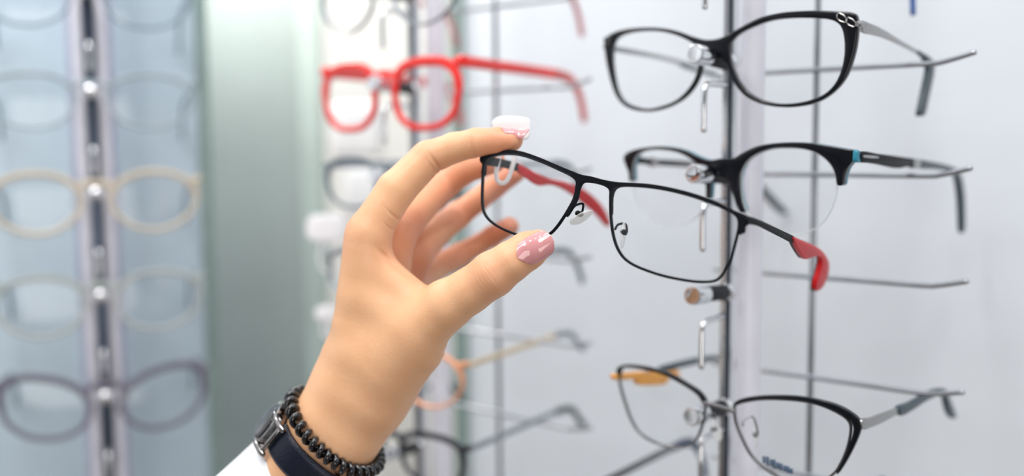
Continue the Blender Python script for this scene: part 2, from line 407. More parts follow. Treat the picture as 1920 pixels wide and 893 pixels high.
tb = sd(B, c5([(1540,149),(1568,152),(1562,191),(1536,187)]), xr)
link('band', side_plate(tb, xr, 3.4, .2, 2), SILVER, tpB)
tb = sd(B, c5([(225,135),(300,146),(400,152),(480,160),(540,172),(600,185),(600,200),(540,192),(480,186),(400,182),(300,175),(230,166)]), xl)
tpB = link('temple', side_plate(tb, xl, 2.6), BLKMET, eB)
tb = sd(B, c5([(300,142),(325,145),(325,182),(300,180)]), xl)
link('band', side_plate(tb, xl, 3.4, .2, 2), SILVER, tpB)
tb = sd(B, c5([(600,182),(700,200),(790,228),(850,290),(900,345),(945,395),(930,412),(890,380),(840,325),(780,260),(700,222),(600,200)]), xl)
link('temple_tip', side_plate(tb, xl, 3.0, .8), TEAL, tpB)

# ---- cat-eye metal glasses on the lower peg (C)
c6 = crop(1100, 560, 2.526)
Cs = Spec(P(1350, 765, 0.497), U, D, V, 0.0007)
eC = empty('eyeglasses', 'black and gunmetal cat eye eyeglasses with orange temple sleeve, low on the near rack', 'eyeglasses', Cs.M)
lL = Cs.fl(c6([(152,360),(160,328),(195,318),(270,327),(340,344),(400,368),(470,408),(530,450),(560,488),(560,540),(548,600),(527,655),(490,694),(440,707),(380,700),(310,675),(250,635),(210,570),(185,500),(164,430)]))
lR = Cs.fl(c6([(700,520),(708,503),(750,489),(830,477),(920,477),(1020,485),(1110,505),(1190,540),(1238,575),(1252,615),(1240,690),(1212,765),(1170,830),(1100,872),(1020,884),(940,860),(870,822),(820,785),(775,735),(738,665),(708,590)]))
link('lens', lens_mesh(lL, Cs.k), LENS, eC); lensC = link('lens', lens_mesh(lR, Cs.k), LENS, eC)
rims = [tube(path3(catmull(l, 5), Cs.k), .00065, .0011, N=(0, 1, 0), closed=True, seg=10, sq=.7) for l in (lL, lR)]
br = catmull([Cs.front(*p) for p in c6([(560,492),(590,500),(640,512),(700,530)])], 5, False)
rims.append(tube(path3(br, Cs.k, -1), .0012, .0012, N=(0, 1, 0), seg=10))
link('rim', join(rims), GUN, eC)
bl = [Cs.fl(c6(q)) for q in ([(700,506),(706,490),(735,474),(800,462),(890,457),(1000,461),(1100,477),(1190,503),(1258,540),(1298,578),(1303,612),(1283,672),(1245,750),(1200,822),(1188,822),(1222,752),(1245,700),(1262,648),(1266,605),(1245,568),(1185,534),(1105,502),(1020,482),(920,474),(830,474),(750,486)],
      [(150,372),(145,345),(155,322),(195,312),(270,319),(340,335),(405,358),(475,398),(538,440),(568,482),(566,506),(555,500),(528,456),(468,414),(398,375),(340,352),(270,336),(200,326),(168,335),(160,372)])]
link('brow_trim', join([plate([b_], 2.8, .4, Cs.k) for b_ in bl]), BLACK, eC)['label'] = 'thick black upper trim'
xr = Cs.front(*c6([(1300, 595)])[0])[0]; xl = Cs.front(*c6([(150, 355)])[0])[0]
tb = sd(Cs, c6([(1300,572),(1340,564),(1385,548),(1440,528),(1485,515),(1492,535),(1450,558),(1400,585),(1350,607),(1302,620)]), xr)
tpC = link('temple', side_plate(tb, xr, 1.6), SILVER, eC)
tb = sd(Cs, c6([(1472,512),(1530,488),(1590,455),(1640,430),(1680,424),(1702,440),(1712,475),(1730,520),(1742,560),(1725,568),(1708,545),(1695,500),(1685,462),(1660,458),(1600,486),(1540,525),(1480,555)]), xr)
link('temple_tip', side_plate(tb, xr, 3.0, .8), TEAL, tpC)
tb = sd(Cs, c6([(158,368),(240,352),(330,335),(400,318),(400,336),(330,354),(240,372),(160,388)]), xl)
tpC = link('temple', side_plate(tb, xl, 1.6), GUN, eC)
tb = sd(Cs, c6([(350,322),(430,300),(520,280),(600,270),(660,275),(700,300),(695,315),(650,298),(600,296),(520,310),(430,330),(355,345)]), xl)
link('temple_tip', side_plate(tb, xl, 3.2, .8), TEAL, tpC)
tb = sd(Cs, c6([(130,362),(200,352),(300,345),(400,335),(435,345),(430,372),(385,382),(370,405),(300,412),(245,408),(230,385),(160,386),(135,384)]), xl)
link('price_sleeve', side_plate(tb, xl - .8, 3.4, .5), ORANGE, tpC)['label'] = 'orange sleeve on the temple'
x, z = Cs.front(*c6([(775, 665)])[0]); rx, rz = Cs.front(*c6([(735, 605)])[0])
nose_pad(eC, (x, 6, z), -10, 1, root=(rx, 1, rz), mm=GUN, s=.9)
x, z = Cs.front(*c6([(590, 640)])[0]); rx, rz = Cs.front(*c6([(552, 590)])[0])
nose_pad(eC, (x, 6, z), 14, -1, root=(rx, 1, rz), mm=GUN, s=.9)
# small printed line along the bottom of the lens
INK = mat('lens_print', (0.05, 0.09, 0.16), .6, noise=(200, .2))
marks = []
for i, (hx, hh) in enumerate([(845,20),(862,26),(880,20),(893,26),(910,18),(926,20),(944,18),(958,20),(974,16)]):
    bx = hx; by = 758 + (hx - 845) * .42
    for dx in (0, 8):
        q = [Cs.front(*c6([(bx + dx + s * 2, by - hh * .8 * t)])[0]) for s, t in ((0, 1), (1, -1))]
        marks.append(tube([(a * .001, (Cs.k * a * a - 2.3) * .001, b * .001) for a, b in q], .0004, .0001, N=(0, 1, 0), seg=6))
link('lens_print', join(marks), INK, lensC)

# ---- held glasses (H)
c3 = crop(860, 220, 2.481)
Rc = MCAM.to_3x3()
uH = (Rc @ Vector((.816, -.237, .526))).normalized()
dH = (Rc @ Vector((.52, -.13, -.84))); dH = (dH - uH * dH.dot(uH)).normalized()
vH = uH.cross(dH).normalized()
H = Spec(P(1118, 345, 0.4235), uH, dH, vH, 0.0006)
eH = empty('eyeglasses', 'thin black metal eyeglasses with red temples held between thumb and index finger', 'eyeglasses', H.M)
lL = H.fl(c3([(120,215),(150,180),(215,166),(290,172),(380,200),(460,235),(525,267),(552,298),(548,340),(535,385),(512,428),(486,470),(456,512),(425,542),(380,560),(330,560),(285,550),(240,535),(190,512),(150,485),(125,455),(113,420),(110,370),(112,300),(115,250)]))
lR = H.fl(c3([(712,335),(750,318),(800,318),(880,324),(960,336),(1050,357),(1130,382),(1210,412),(1270,442),(1300,470),(1304,510),(1296,550),(1283,600),(1265,660),(1245,705),(1220,742),(1185,763),(1120,766),(1050,758),(960,740),(880,715),(810,685),(765,650),(735,600),(718,540),(709,470),(707,400)]))
link('lens', lens_mesh(lL, H.k), LENS, eH); link('lens', lens_mesh(lR, H.k), LENS, eH)
pcs = [tube(path3(catmull(l, 6), H.k), .00058, .0009, N=(0, 1, 0), closed=True, seg=10, sq=.75) for l in (lL, lR)]
brow = H.fl(c3([(104,182),(118,176),(150,168),(215,154),(290,158),(380,188),(460,222),(540,255),(575,268),(620,276),(680,292),(740,302),(800,305),(880,310),(960,322),(1050,342),(1130,366),(1210,396),(1275,430),(1330,452),(1358,470),(1352,496),(1336,508),(1332,535),(1318,542),(1306,545),(1308,500),(1296,466),(1265,445),(1208,418),(1128,388),(1050,363),(960,342),(880,330),(800,324),(752,326),(728,342),(718,380),(716,450),(704,450),(702,400),(703,350),(690,328),(650,312),(600,304),(578,310),(566,335),(556,380),(530,430),(508,462),(498,455),(520,415),(538,370),(544,330),(546,300),(520,276),(455,245),(380,212),(290,182),(215,176),(155,188),(132,212),(124,268),(108,268),(112,215)]))
pcs.append(plate([brow], 1.7, .3, H.k, 4))
link('front_frame', join(pcs), BLKMET, eH)
xr = H.front(*c3([(1352, 480)])[0])[0]; xl = H.front(*c3([(110, 190)])[0])[0]
tb = sd(H, c3([(1346,462),(1390,474),(1440,497),(1500,526),(1562,558),(1552,584),(1500,560),(1440,530),(1390,506),(1344,494)]), xr)
tpH = link('temple', side_plate(tb, xr, 1.1, .3), mat('matt_black_metal', (0.008, 0.009, 0.012), .5, spec=.1, noise=(200, .1)), eH)
tb = sd(H, c3([(1548,556),(1600,576),(1660,602),(1695,634),(1714,675),(1710,730),(1690,780),(1668,805),(1652,800),(1656,760),(1670,715),(1680,672),(1672,648),(1640,650),(1605,660),(1585,640),(1562,600)]), xr)
tH = link('temple_tip', side_plate(tb, xr, 2.6, .8), REDT, tpH); tH['label'] = 'red temple tip'
tb2 = [(y, z) for y, z in tb]
cyz = np.mean(np.array(tb2), 0)
link('tip_liner', side_plate([tuple(cyz + (np.array(q) - cyz) * 1.05) for q in tb2], xr - 1.2, 1.4, .5), mat('dark_grey_rubber', (0.03, 0.035, 0.04), .5, noise=(100, .1)), tH)
tb = sd(H, [(905,292),(940,298),(975,308),(975,322),(940,314),(905,308)], xl)
tpH = link('temple', side_plate(tb, xl, 1.2, .3), BLKMET, eH)
tb = sd(H, [(972,308),(1000,322),(1030,335),(1062,342),(1098,358),(1128,386),(1143,418),(1136,424),(1118,404),(1090,379),(1058,357),(1032,347),(1008,348),(988,336),(972,324)], xl)
tH = link('temple_tip', side_plate(tb, xl, 1.9, .6), REDT, tpH); tH['label'] = 'red temple tip'
x, z = H.front(*c3([(545, 452)])[0]); rx, rz = H.front(*c3([(522, 425)])[0])
nose_pad(eH, (x + 1, 4, z - .5), -46, -1, root=(rx, 1, rz), s=.95)
x, z = H.front(*c3([(755, 545)])[0]); rx, rz = H.front(*c3([(724, 520)])[0])
nose_pad(eH, (x - 1, 4.5, z), -12, 1, root=(rx, 1, rz), s=.95)

# white security tag hung on the held pair's left temple
tg = empty('security_tag', 'sharp white plastic tag with loop hanging behind the index fingertip on the held eyeglasses', 'tag', basis(P(955, 300, .470), Rc @ Vector((1, 0, 0)), Rc @ Vector((0, 0, -1)), Rc @ Vector((0, 1, 0))))
s_ = .470 / F * 1000
head = [(-30, 60), (-32, 70), (-24, 79), (-8, 82), (26, 80), (38, 74), (40, 60), (38, 46), (28, 38), (-18, 38), (-30, 46)]
link('tag_head', plate([[(a * s_, b * s_) for a, b in head]], 2.4, .6), WHITE, tg)
lp = [(-12, 40), (-18, 10), (-24, -20), (-24, -36), (-15, -44), (-4, -38), (4, -18), (12, 12), (14, 40)]
link('tag_loop', tube([tuple(q) for q in [(a[0] * s_ * .001, 0, a[1] * s_ * .001) for a in catmull(lp, 6, False)]], .0011, .0008, N=(0, 1, 0), seg=10), WHITE, tg)

# ---- parametric glasses for the blurred pairs
def lens_loop(sgn, lw, lh, br, shape):
    pts = []
    cx = sgn * (br / 2 + lw / 2)
    for i in range(24):
        th = 2 * math.pi * i / 24; c, s = math.cos(th), math.sin(th)
        p = {'square': .72, 'round': .95, 'cat': .85, 'oval': .9}[shape]
        x = math.copysign(abs(c) ** p, c) * lw / 2; z = math.copysign(abs(s) ** p, s) * lh / 2
        if z < 0: x *= 1 - .14 * (abs(z) / (lh / 2)) ** 1.5; x += sgn * .03 * lw * z / lh
        if shape == 'cat': z += .16 * lh * (sgn * x / (lw / 2)) * (1 if z > 0 else .25)
        if z > 0: z *= .86
        pts.append((cx + x, z - 1))
    return pts
def glasses(M, label, rim_m, temple_m, tip_m, lw=52, lh=38, br=18, shape='square', w=1.6, dp=1.8, top=1.3, tilt=0.0, drop=30, group=None, pads=False, tw=2.2, half=False, L=96, tipw=1.15, hzf=.27, leftdrop=None, front=True):
    e = empty('eyeglasses', label, 'eyeglasses', M, group)
    k = .0008; ms = []
    for sgn in (-1, 1):
        lp = lens_loop(sgn, lw, lh, br, shape); cc = catmull(lp, 3)
        zs = [q[1] for q in cc]; zm = max(zs)
        ww = [(w * (top if q[1] > 0 else .9)) * .001 for q in cc]
        ms.append(tube(path3(cc, k), ww, dp * .001, N=(0, 1, 0), closed=True, seg=10, sq=.8))
        link('lens', lens_mesh(lp, k, 1.6), LENS, e)
    bz = lh * .22
    bp = catmull([(-br / 2 - 1.0, bz - 1.5), (-br / 4, bz + 1.5), (br / 4, bz + 1.5), (br / 2 + 1.0, bz - 1.5)], 5, False)
    ms.append(tube(path3(bp, k), w * .0013, dp * .001, N=(0, 1, 0), seg=10, sq=.8))
    hx = br / 2 + lw + 3.5; hz = lh * hzf + (.05 * lh if shape == 'cat' else 0)
    for sgn in (-1, 1):
        q = [(sgn * (br / 2 + lw - 2), hz), (sgn * (hx - 1), hz + .5), (sgn * hx, hz + .3)]
        pp = [(a * .001, (k * a * a + (2.0 if i == 2 else 0)) * .001, b * .001) for i, (a, b) in enumerate(q)]
        ms.append(tube(pp, max(w, 1.4) * .0014, dp * .001, N=(0, 1, 0), seg=10, sq=.8))
    link('front_frame', join(ms), rim_m, e)
    y0 = k * hx * hx + 2
    for sgn in (-1, 1):
        ct, st = math.cos(tilt), math.sin(tilt)
        def T(y, z): return (sgn * (hx - y * .04) * .001, (y0 + y * ct + z * st) * .001, (hz + z * ct - y * st) * .001)
        pts = [T(0, 0), T(30, 0), T(60, .3), T(L - 14, .2)]
        pp = [Vector(q) for q in catmull(pts, 5, False)]
        t = link('temple', tube(pp, tw * .001, .0009, N=(1, 0, 0), seg=10, sq=.8), temple_m, e)
        pts = [T(L - 18, .2), T(L - 5, -.5), T(L + 5, -4), T(L + 14, -14), T(L + 20, -(leftdrop if leftdrop is not None and sgn < 0 else drop))]
        pp = [Vector(q) for q in catmull(pts, 5, False)]
        link('temple_tip', tube(pp, [tw * tipw * .001] * len(pp), .0014, N=(1, 0, 0), seg=10, sq=.9), tip_m, t)
    if pads:
        for sgn in (-1, 1):
            nose_pad(e, (sgn * (br / 2 - 2), 5, -4), -18 * sgn, sgn, mm=GUN, root=(sgn * (br / 2 + .5), 1, -2), s=.8)
    return e
# ------------------------------------------------------------------ display racks
ROD_LEN = (unproj(1828, 106, POST0 + D * .05, D) - POST0).dot(U)
print('rod', ROD_LEN)
cl_ = (unproj(1383, 268, POST0 + D * .012, D) - POST0).dot(U); cr_ = (unproj(1424, 268, POST0 + D * .012, D) - POST0).dot(U)
CW = (cr_ - cl_) / 2; CX = (cl_ + cr_) / 2
print('col', CW, CX)
UX = (unproj(1526, 400, POST0 + D * .0545, D) - POST0).dot(U)
def cyl(p0, p1, r, seg=16): return tube([p0, p1], r, seg=seg)
def flatcyl(p0, p1, r):
    p0, p1 = Vector(p0), Vector(p1); t = (p1 - p0).normalized()
    pts = [p0, p0 + t * .0003, p1 - t * .0005, p1 - t * .00015, p1]
    me = tube(pts, [r * .93, r, r, r * .97, r * .90], seg=36, ang=25, dome=-0.03, shrink=.8); return me
def make_rack(label, M, rows, hooks, rods, pitch, name='eyeglass_display_rack', right=True, peg_l=.040, z0=-.42, z1=.34, group=None):
    rl = ROD_LEN
    """origin on the chrome post at eye level; local x along the wall, y to the wall, z up"""
    e = empty(name, label, 'display rack', M, group)
    link('post', join([box(0, 0, (z0 + z1) / 2, .0056, .006, z1 - z0, .0008), box(-.0020, -.0034, (z0 + z1) / 2, .0014, .0022, z1 - z0, .0004), box(-.0005, -.0032, (z0 + z1) / 2, .0010, .0018, z1 - z0, .0003)]), CHROME, e)
    link('post_dark_strip', box(.0016, -.0033, (z0 + z1) / 2, .0026, .0008, z1 - z0, .0002), mat('dark_blue_strip', (.05, .065, .09), .3, noise=(20, .1)), e)  # dark blue strip along the right of the post front
    # enamelled column behind the post: rounded front
    prof = [(-CW, .0145)] + [(-CW * math.cos(a), .012 - .007 * math.sin(a)) for a in [math.pi * i / 10 for i in range(0, 11)]] + [(CW, .0145)]
    n = len(prof); verts = [(x, y, z) for z in (z0, z1) for x, y in prof]
    faces = [(i, (i + 1) % n, n + (i + 1) % n, n + i) for i in range(n)] + [tuple(range(n)), tuple(range(n, 2 * n))]
    link('column', xform(mesh_from(verts, faces), Matrix.Translation((CX, .003, 0))), COLUMN, e)
    ms = None
    for z in rows:
        sl = link('peg', join([tube([(0, -.001, z), (0, -peg_l * .72, z + .002)], .0041, seg=20)]), RUBBER, e)
        link('peg_cap', join([flatcyl((0, -peg_l * .66, z + .0018), (0, -peg_l * .98, z + .0026), .0048), tube([(0, .0, z), (0, -.004, z + .0003)], .0052, seg=20)]), CHROME, sl)
    for z in hooks:
        pts = [(0, 0, z), (0, -.010, z + .0002), (0, -.0235, z), (0, -.0268, z - .001), (0, -.0285, z - .0045), (0, -.029, z - .012), (0, -.0288, z - .0235)]
        link('hook', tube([tuple(q) for q in catmull(pts, 6, False)], .00155, seg=12), CHROME, e)
    for z in rods:
        pts = [(-.035, .052, z), (0, .052, z), (rl * .5, .052, z), (rl - .022, .052, z), (rl - .014, .0515, z + .0008), (rl, .050, z + .0042)]
        link('temple_rod', tube([tuple(q) for q in catmull(pts, 5, False)], .00135, seg=12), STEEL, e)
    if right: link('upright_rod', cyl((UX, .0545, z0), (UX, .0545, z1), .0017), STEEL, e)
    return e
MR = basis(POST0, U, D, V)
def row_z(px, py, y):
    """height above POST0 of pixel on plane D-offset y through the post"""
    q = unproj(px, py, POST0 + D * y, D) - POST0
    return q.z
hgt = row_z(1320, 556, -.038); pegz = [row_z(1318, y, -.038) - .0026 for y in (100, 326, 556, 785)]
PITCHZ = (pegz[0] - pegz[-1]) / 3
rows = [pegz[0] + PITCHZ] + pegz + [pegz[-1] - PITCHZ]
hk = [row_z(1325, y, -.026) for y in (157, 382, 604, 824)]
hooks = [hk[0] + PITCHZ] + hk
rd = [row_z(x, y, .052) for x, y in ((1480, 134), (1480, 327), (1480, 516), (1480, 702))]
RP = (rd[0] - rd[-1]) / 3
rods = [rd[0] + RP * 1.0] + rd + [rd[-1] - RP]
print('pitch', PITCHZ, RP, 'pegz', pegz, 'rods', rd)
rack1 = make_rack('near wall display rack with chrome pegs holding the sharp black eyeglasses', MR, rows, hooks, rods, PITCHZ)
q2 = unproj(781, 268, POST0, D); q2.z = POST0.z
MR2 = basis(q2, U, D, V)
rack2 = make_rack('farther wall display rack behind the hand, holding the red eyeglasses', MR2, [z - .004 for z in rows], [z - .004 for z in hooks], [z - .002 for z in rods] , PITCHZ)
# glasses above and below on the near rack, seen only by their temples
def at_row(Mbase, z, y=-.028, x=0.0): return Mbase @ Matrix.Translation((x, y, z + .006))
BLUE = mat('blue_tip', (0.01, 0.09, 0.35), .3, noise=(40, .1)); NAVY = mat('navy_tip', (0.02, 0.045, 0.11), .35, noise=(40, .1))
glasses(at_row(MR, rows[0]), 'eyeglasses at the top edge of which only a blue temple tip shows', BLKMET, GUN, BLUE, shape='oval', lh=26, w=.8, drop=44, L=104, leftdrop=12)
glasses(at_row(MR, rows[-1] - .004, x=-.002), 'eyeglasses at the bottom edge below the cat eye pair, mostly a navy temple showing', BLKMET, GUN, NAVY, shape='oval', lh=28, w=.9, tw=2.6, tilt=-.03)
# second rack
r2 = [z - .004 for z in rows]
PINKC = mat('pink_clear_acetate', (0.55, 0.16, 0.17), .25, noise=(40, .1)); SMOKE = mat('smoke_grey_acetate', (0.12, 0.15, 0.18), .3, noise=(40, .1))
GOLD = mat('pale_gold_metal', (0.75, 0.62, 0.45), .3, .6, noise=(80, .08)); COPPER = mat('copper_acetate', (0.72, 0.33, 0.18), .3, noise=(40, .1)); GREYM = mat('grey_metal', (0.33, 0.36, 0.40), .3, .8, noise=(60, .1))
REDTR = mat('red_translucent', (0.62, 0.09, 0.08), .25, noise=(40, .1))
glasses(at_row(MR2, r2[0] - .008), 'clear eyeglasses with pink temple tips above the red pair', GREYM, mat('clear_acetate', (0.7, .68, .66), .2, noise=(30, .03), alpha=.4), PINKC, shape='round', lh=40, w=1.0, L=110)
glasses(at_row(MR2, r2[1] - .0090), 'bright red full rim eyeglasses on the farther rack', RED, RED, REDTR, lw=52, lh=44, br=18, shape='square', w=2.5, dp=1.9, tw=3.5, tilt=.03, drop=30, tipw=1.0, hzf=.37, L=114)
glasses(at_row(MR2, r2[2] - .007), 'dark smoke grey eyeglasses partly hidden by the index finger', SMOKE, GREYM, SMOKE, lh=34, w=1.5, L=110)
glasses(at_row(MR2, r2[3] - .007), 'grey metal eyeglasses hidden by the hand, temple tips above the thumb nail', GREYM, GREYM, SMOKE, lh=36, w=1.0, drop=26, L=110)
glasses(at_row(MR2, r2[4] - .008), 'pale gold and copper eyeglasses to the right of the wrist', COPPER, GOLD, GREYM, lh=38, w=1.2, shape='round', tilt=-.03, drop=16, L=112)
glasses(at_row(MR2, r2[5]), 'black eyeglasses with grey temples lowest on the farther rack, right of the bracelet', mat('soft_black', (.015, .017, .025), .35, noise=(40, .1)), GREYM, TEAL, lh=34, w=1.7, tilt=-.02, drop=18, L=112)

# ---- left display: faces the camera
yl = math.radians(-22)
UL = Vector((math.cos(yl), -math.sin(yl), 0)); DL = Vector((math.sin(yl), math.cos(yl), 0))
pl0 = P(176, 268, .77)
ML = basis(pl0, UL, DL, V)
def rz_l(py, y):
    q = unproj(176 + (py - 268) * .045, py, pl0 + DL * y, DL) - pl0
    return q.z
rowsL = [rz_l(y, -.038) - .0026 for y in (-24, 170, 363, 556, 745)]
hookL = [rz_l(y, -.03) + .008 for y in (100, 297, 490, 680, 872)]
GCOL = mat('grey_lavender_enamel', (0.42, 0.45, 0.58), .3, noise=(8, .03))
def left_rack():
    e = empty('eyeglass_display_rack', 'blurred display rack on the far left holding pale eyeglasses', 'display rack', ML)
    z0, z1 = -.42, .3; zc = (z0 + z1) / 2; h = z1 - z0
    link('post', box(0, 0, zc, .009, .008, h, .001), mat('dark_steel', (0.07, .09, .13), .3, .7, noise=(20, .1)), e)
    for sx in (-1, 1): link('post_flange', box(sx * .0085, .003, zc, .007, .008, h, .001), COLUMN, e)
    link('column', box(0, .016, zc, .034, .014, h, .004), GCOL, e)
    for z in rowsL:
        sl = link('peg', tube([(0, -.003, z), (0, -.028, z + .002)], .0042, seg=18), RUBBER, e)
        link('peg_cap', tube([(0, -.026, z + .0018), (0, -.038, z + .0026)], .0050, seg=20), CHROME, sl)
    for z in hookL:
        pts = [(0, 0, z), (0, -.0235, z), (0, -.0268, z - .001), (0, -.0285, z - .0045), (0, -.029, z - .012), (0, -.0288, z - .02)]
        link('hook', tube([tuple(q) for q in catmull(pts, 5, False)], .0016, seg=10), CHROME, e)
    return e
left_rack()
LC = [('blue_grey_acetate', (0.20, 0.27, 0.33)), ('pale_blue_grey', (0.34, 0.41, 0.46)), ('champagne', (0.62, 0.54, 0.42)), ('pale_sage', (0.42, 0.46, 0.45)), ('plum_grey', (0.15, 0.14, 0.19))]
LL = ['blue grey eyeglasses cut by the top edge of the far left rack', 'pale blue grey eyeglasses second from the top on the far left rack', 'champagne gold rimmed eyeglasses in the middle of the far left rack', 'pale sage clear eyeglasses below the champagne pair on the far left rack', 'plum grey eyeglasses lowest full pair on the far left rack']
SHP = ['oval', 'oval', 'round', 'oval', 'cat']
for i, z in enumerate(rowsL):
    m_ = mat(LC[i][0], LC[i][1], .25, noise=(20, .1), alpha=.8)
    tip = mat('slate_tip', (.12, .17, .20), .4, noise=(20, .1))
    glasses(ML @ Matrix.Translation((0, -.028, z - .002)), LL[i], m_, m_, tip, lw=62, lh=(43, 43, 48, 48, 50)[i], br=21, shape=SHP[i], w=(1.3, 1.4, 2.0, 1.9, 2.4)[i], tw=2.6, tilt=.12, drop=28, top=1.25)
# small dark buttons under the pairs are price dots on the panel
pp0 = pl0 + DL * .10
pL = unproj(-300, 268, pp0, DL); pR = unproj(374, 268, pp0, DL)
o = panel('back_panel', pL, pR, .9, 2.1, .008, PBLUE); tagg(o, 'pale blue flat panel behind the far left rack', 'panel')
o = panel('trim_2', unproj(375, 268, pp0 - DL * .004, DL), unproj(396, 268, pp0 - DL * .004, DL), 0, 2.6, .03, GEDGE); struct(o)
o = panel('glass_screen', P(392, 268, 1.15), P(566, 268, 1.15), 0, 2.3, .012, GREENG); tagg(o, 'tall frosted grey green glass screen between the far left rack and the hand', 'screen')
o = panel('trim_3', P(564, 268, 1.12), P(606, 268, 1.12), 0, 2.6, .02, mat('soft_green_grey', (.33, .40, .39), .4, noise=(8, .1))); struct(o)
# white tags hanging behind the hand
def tag_at(px, py, Z, label, s=1.0, m=WHITE, loop=True):
    M = basis(P(px, py, Z), Rc @ Vector((1, 0, 0)), Rc @ Vector((0, 0, -1)), Rc @ Vector((0, 1, 0)))
    t = empty('security_tag', label, 'tag', M)
    k = Z / F * 1000 * s
    link('tag_head', plate([[(a * k, b * k) for a, b in [(-38, 0), (-34, 18), (-18, 25), (18, 25), (34, 18), (38, 0), (34, -18), (18, -25), (-18, -25), (-34, -18)]]], 3, .7), m, t)
    if not loop: return
    lp = [(-8, -22), (-14, -50), (-10, -74), (0, -80), (8, -72), (10, -50), (8, -22)]
    link('tag_loop', tube([(a[0] * k * .001, 0, a[1] * k * .001) for a in catmull(lp, 5, False)], .001, seg=8), WHITE, t)
tag_at(612, 428, .72, 'blurred white oval tag left of the index knuckle')
tag_at(612, 588, .74, 'small blurred white tag left of the wrist, below the oval one', .55)
tag_at(1228, 246, .80, 'faint lavender tag in front of the wall, between the hand and the near rack', .75, mat('lavender_plastic', (.66, .66, .74), .4, noise=(50, .02)), False)
# added white blocks imitating the overexposed glare behind the red glasses
BRI = mat('white_gloss_block', (0.92, 0.92, 0.93), .3, noise=(20, .01))
ps = P(672, 245, .98)
e = empty('glare_blocks', 'added white blocks in place of bright glare, behind the left lens of the red eyeglasses', 'stand', Matrix.Translation((ps.x, ps.y, 0)))
link('base', box(0, 0, .012, .2, .2, .024, .004), BRI, e)
link('pole', box(0, 0, .7, .022, .022, 1.36, .003), BRI, e)
link('upper_block', box(0, 0, ps.z, .048, .04, .052, .006), BRI, e)
link('lower_block', box(.004, 0, ps.z - .062, .036, .036, .05, .006), BRI, e)

for o in [x for x in COL.objects if x.parent is None and x.get('category')]:
    n = o.name.split('.')[0]; l = o['label']
    if n == 'eyeglasses':
        if 'far left rack' in l: o['group'] = 'eyeglasses on the far left rack'
        elif 'held between' in l: pass
        elif abs(o.matrix_world.translation.x - q2.x) < .08: o['group'] = 'eyeglasses on the farther wall rack'
        else: o['group'] = 'eyeglasses on the near wall rack'
    elif n == 'security_tag': o['group'] = 'plastic security tags'
    elif n == 'eyeglass_display_rack': o['group'] = 'eyeglass display racks'
# ------------------------------------------------------------------ the hand and forearm: one continuous skin surface
def J(px, py, Z, r):
    """joint seen at a pixel, Z mm deep, radius r mm -> camera-space mm (x right, y up, z deep)"""
    return (np.array([(px - 960) * Z / F, -(py - 446.5) * Z / F, Z], np.float32), r)
def cone(p, a, b):
    (A_, ra), (B_, rb) = a, b
    ab = B_ - A_; t = np.clip(((p - A_) @ ab) / float(ab @ ab), 0, 1)
    q = p - A_ - t[:, None] * ab
    return np.sqrt((q * q).sum(1)) - (ra + (rb - ra) * t)
def smin(a, b, k):
    h = np.clip(k - np.abs(a - b), 0, None) / k
    return np.minimum(a, b) - h * h * h * k / 6.0
def smax(a, b, k): return -smin(-a, -b, k)
# joints
IX = [J(694, 432, 458, 9.6), J(742, 357, 460, 8.9), J(802, 297, 464, 8.0), J(852, 277, 462, 6.9), J(893, 268, 459, 6.6), J(935, 264, 455, 6.0), J(960, 263, 452, 5.0)]
MD = [J(742, 440, 482, 9.5), J(790, 385, 500, 8.2), J(834, 345, 514, 7.8), J(868, 322, 510, 6.8), J(892, 311, 504, 6.8), J(925, 303, 492, 6.0)]
RG = [J(775, 478, 500, 9.5), J(822, 432, 522, 7.6), J(858, 404, 538, 7.2), J(893, 378, 538, 6.2), J(928, 350, 536, 6.2), J(966, 324, 528, 5.4)]
PK = [J(768, 530, 512, 9), J(815, 503, 534, 6.8), J(862, 478, 548, 6.5), J(900, 457, 550, 5.6), J(923, 443, 548, 5.8), J(955, 425, 540, 5.2)]
TH = [J(722, 682, 460, 14.5), J(780, 622, 452, 13.2), J(838, 572, 445, 11.4), J(880, 546, 441, 9.9), J(925, 514, 436, 9.9), J(958, 491, 434, 8.7), J(990, 470, 434, 8.2), J(1010, 459, 434, 6.6)]
WR = [J(688, 703, 474, 18.2), J(664, 750, 472, 17.5), J(634, 800, 472, 17.2), J(584, 876, 474, 18.6), J(505, 1000, 484, 22.5), J(424, 1130, 494, 25)]
def chain(p, js, k=1.5):
    d = cone(p, js[0], js[1])
    for i in range(1, len(js) - 1): d = smin(d, cone(p, js[i], js[i + 1]), k)
    return d
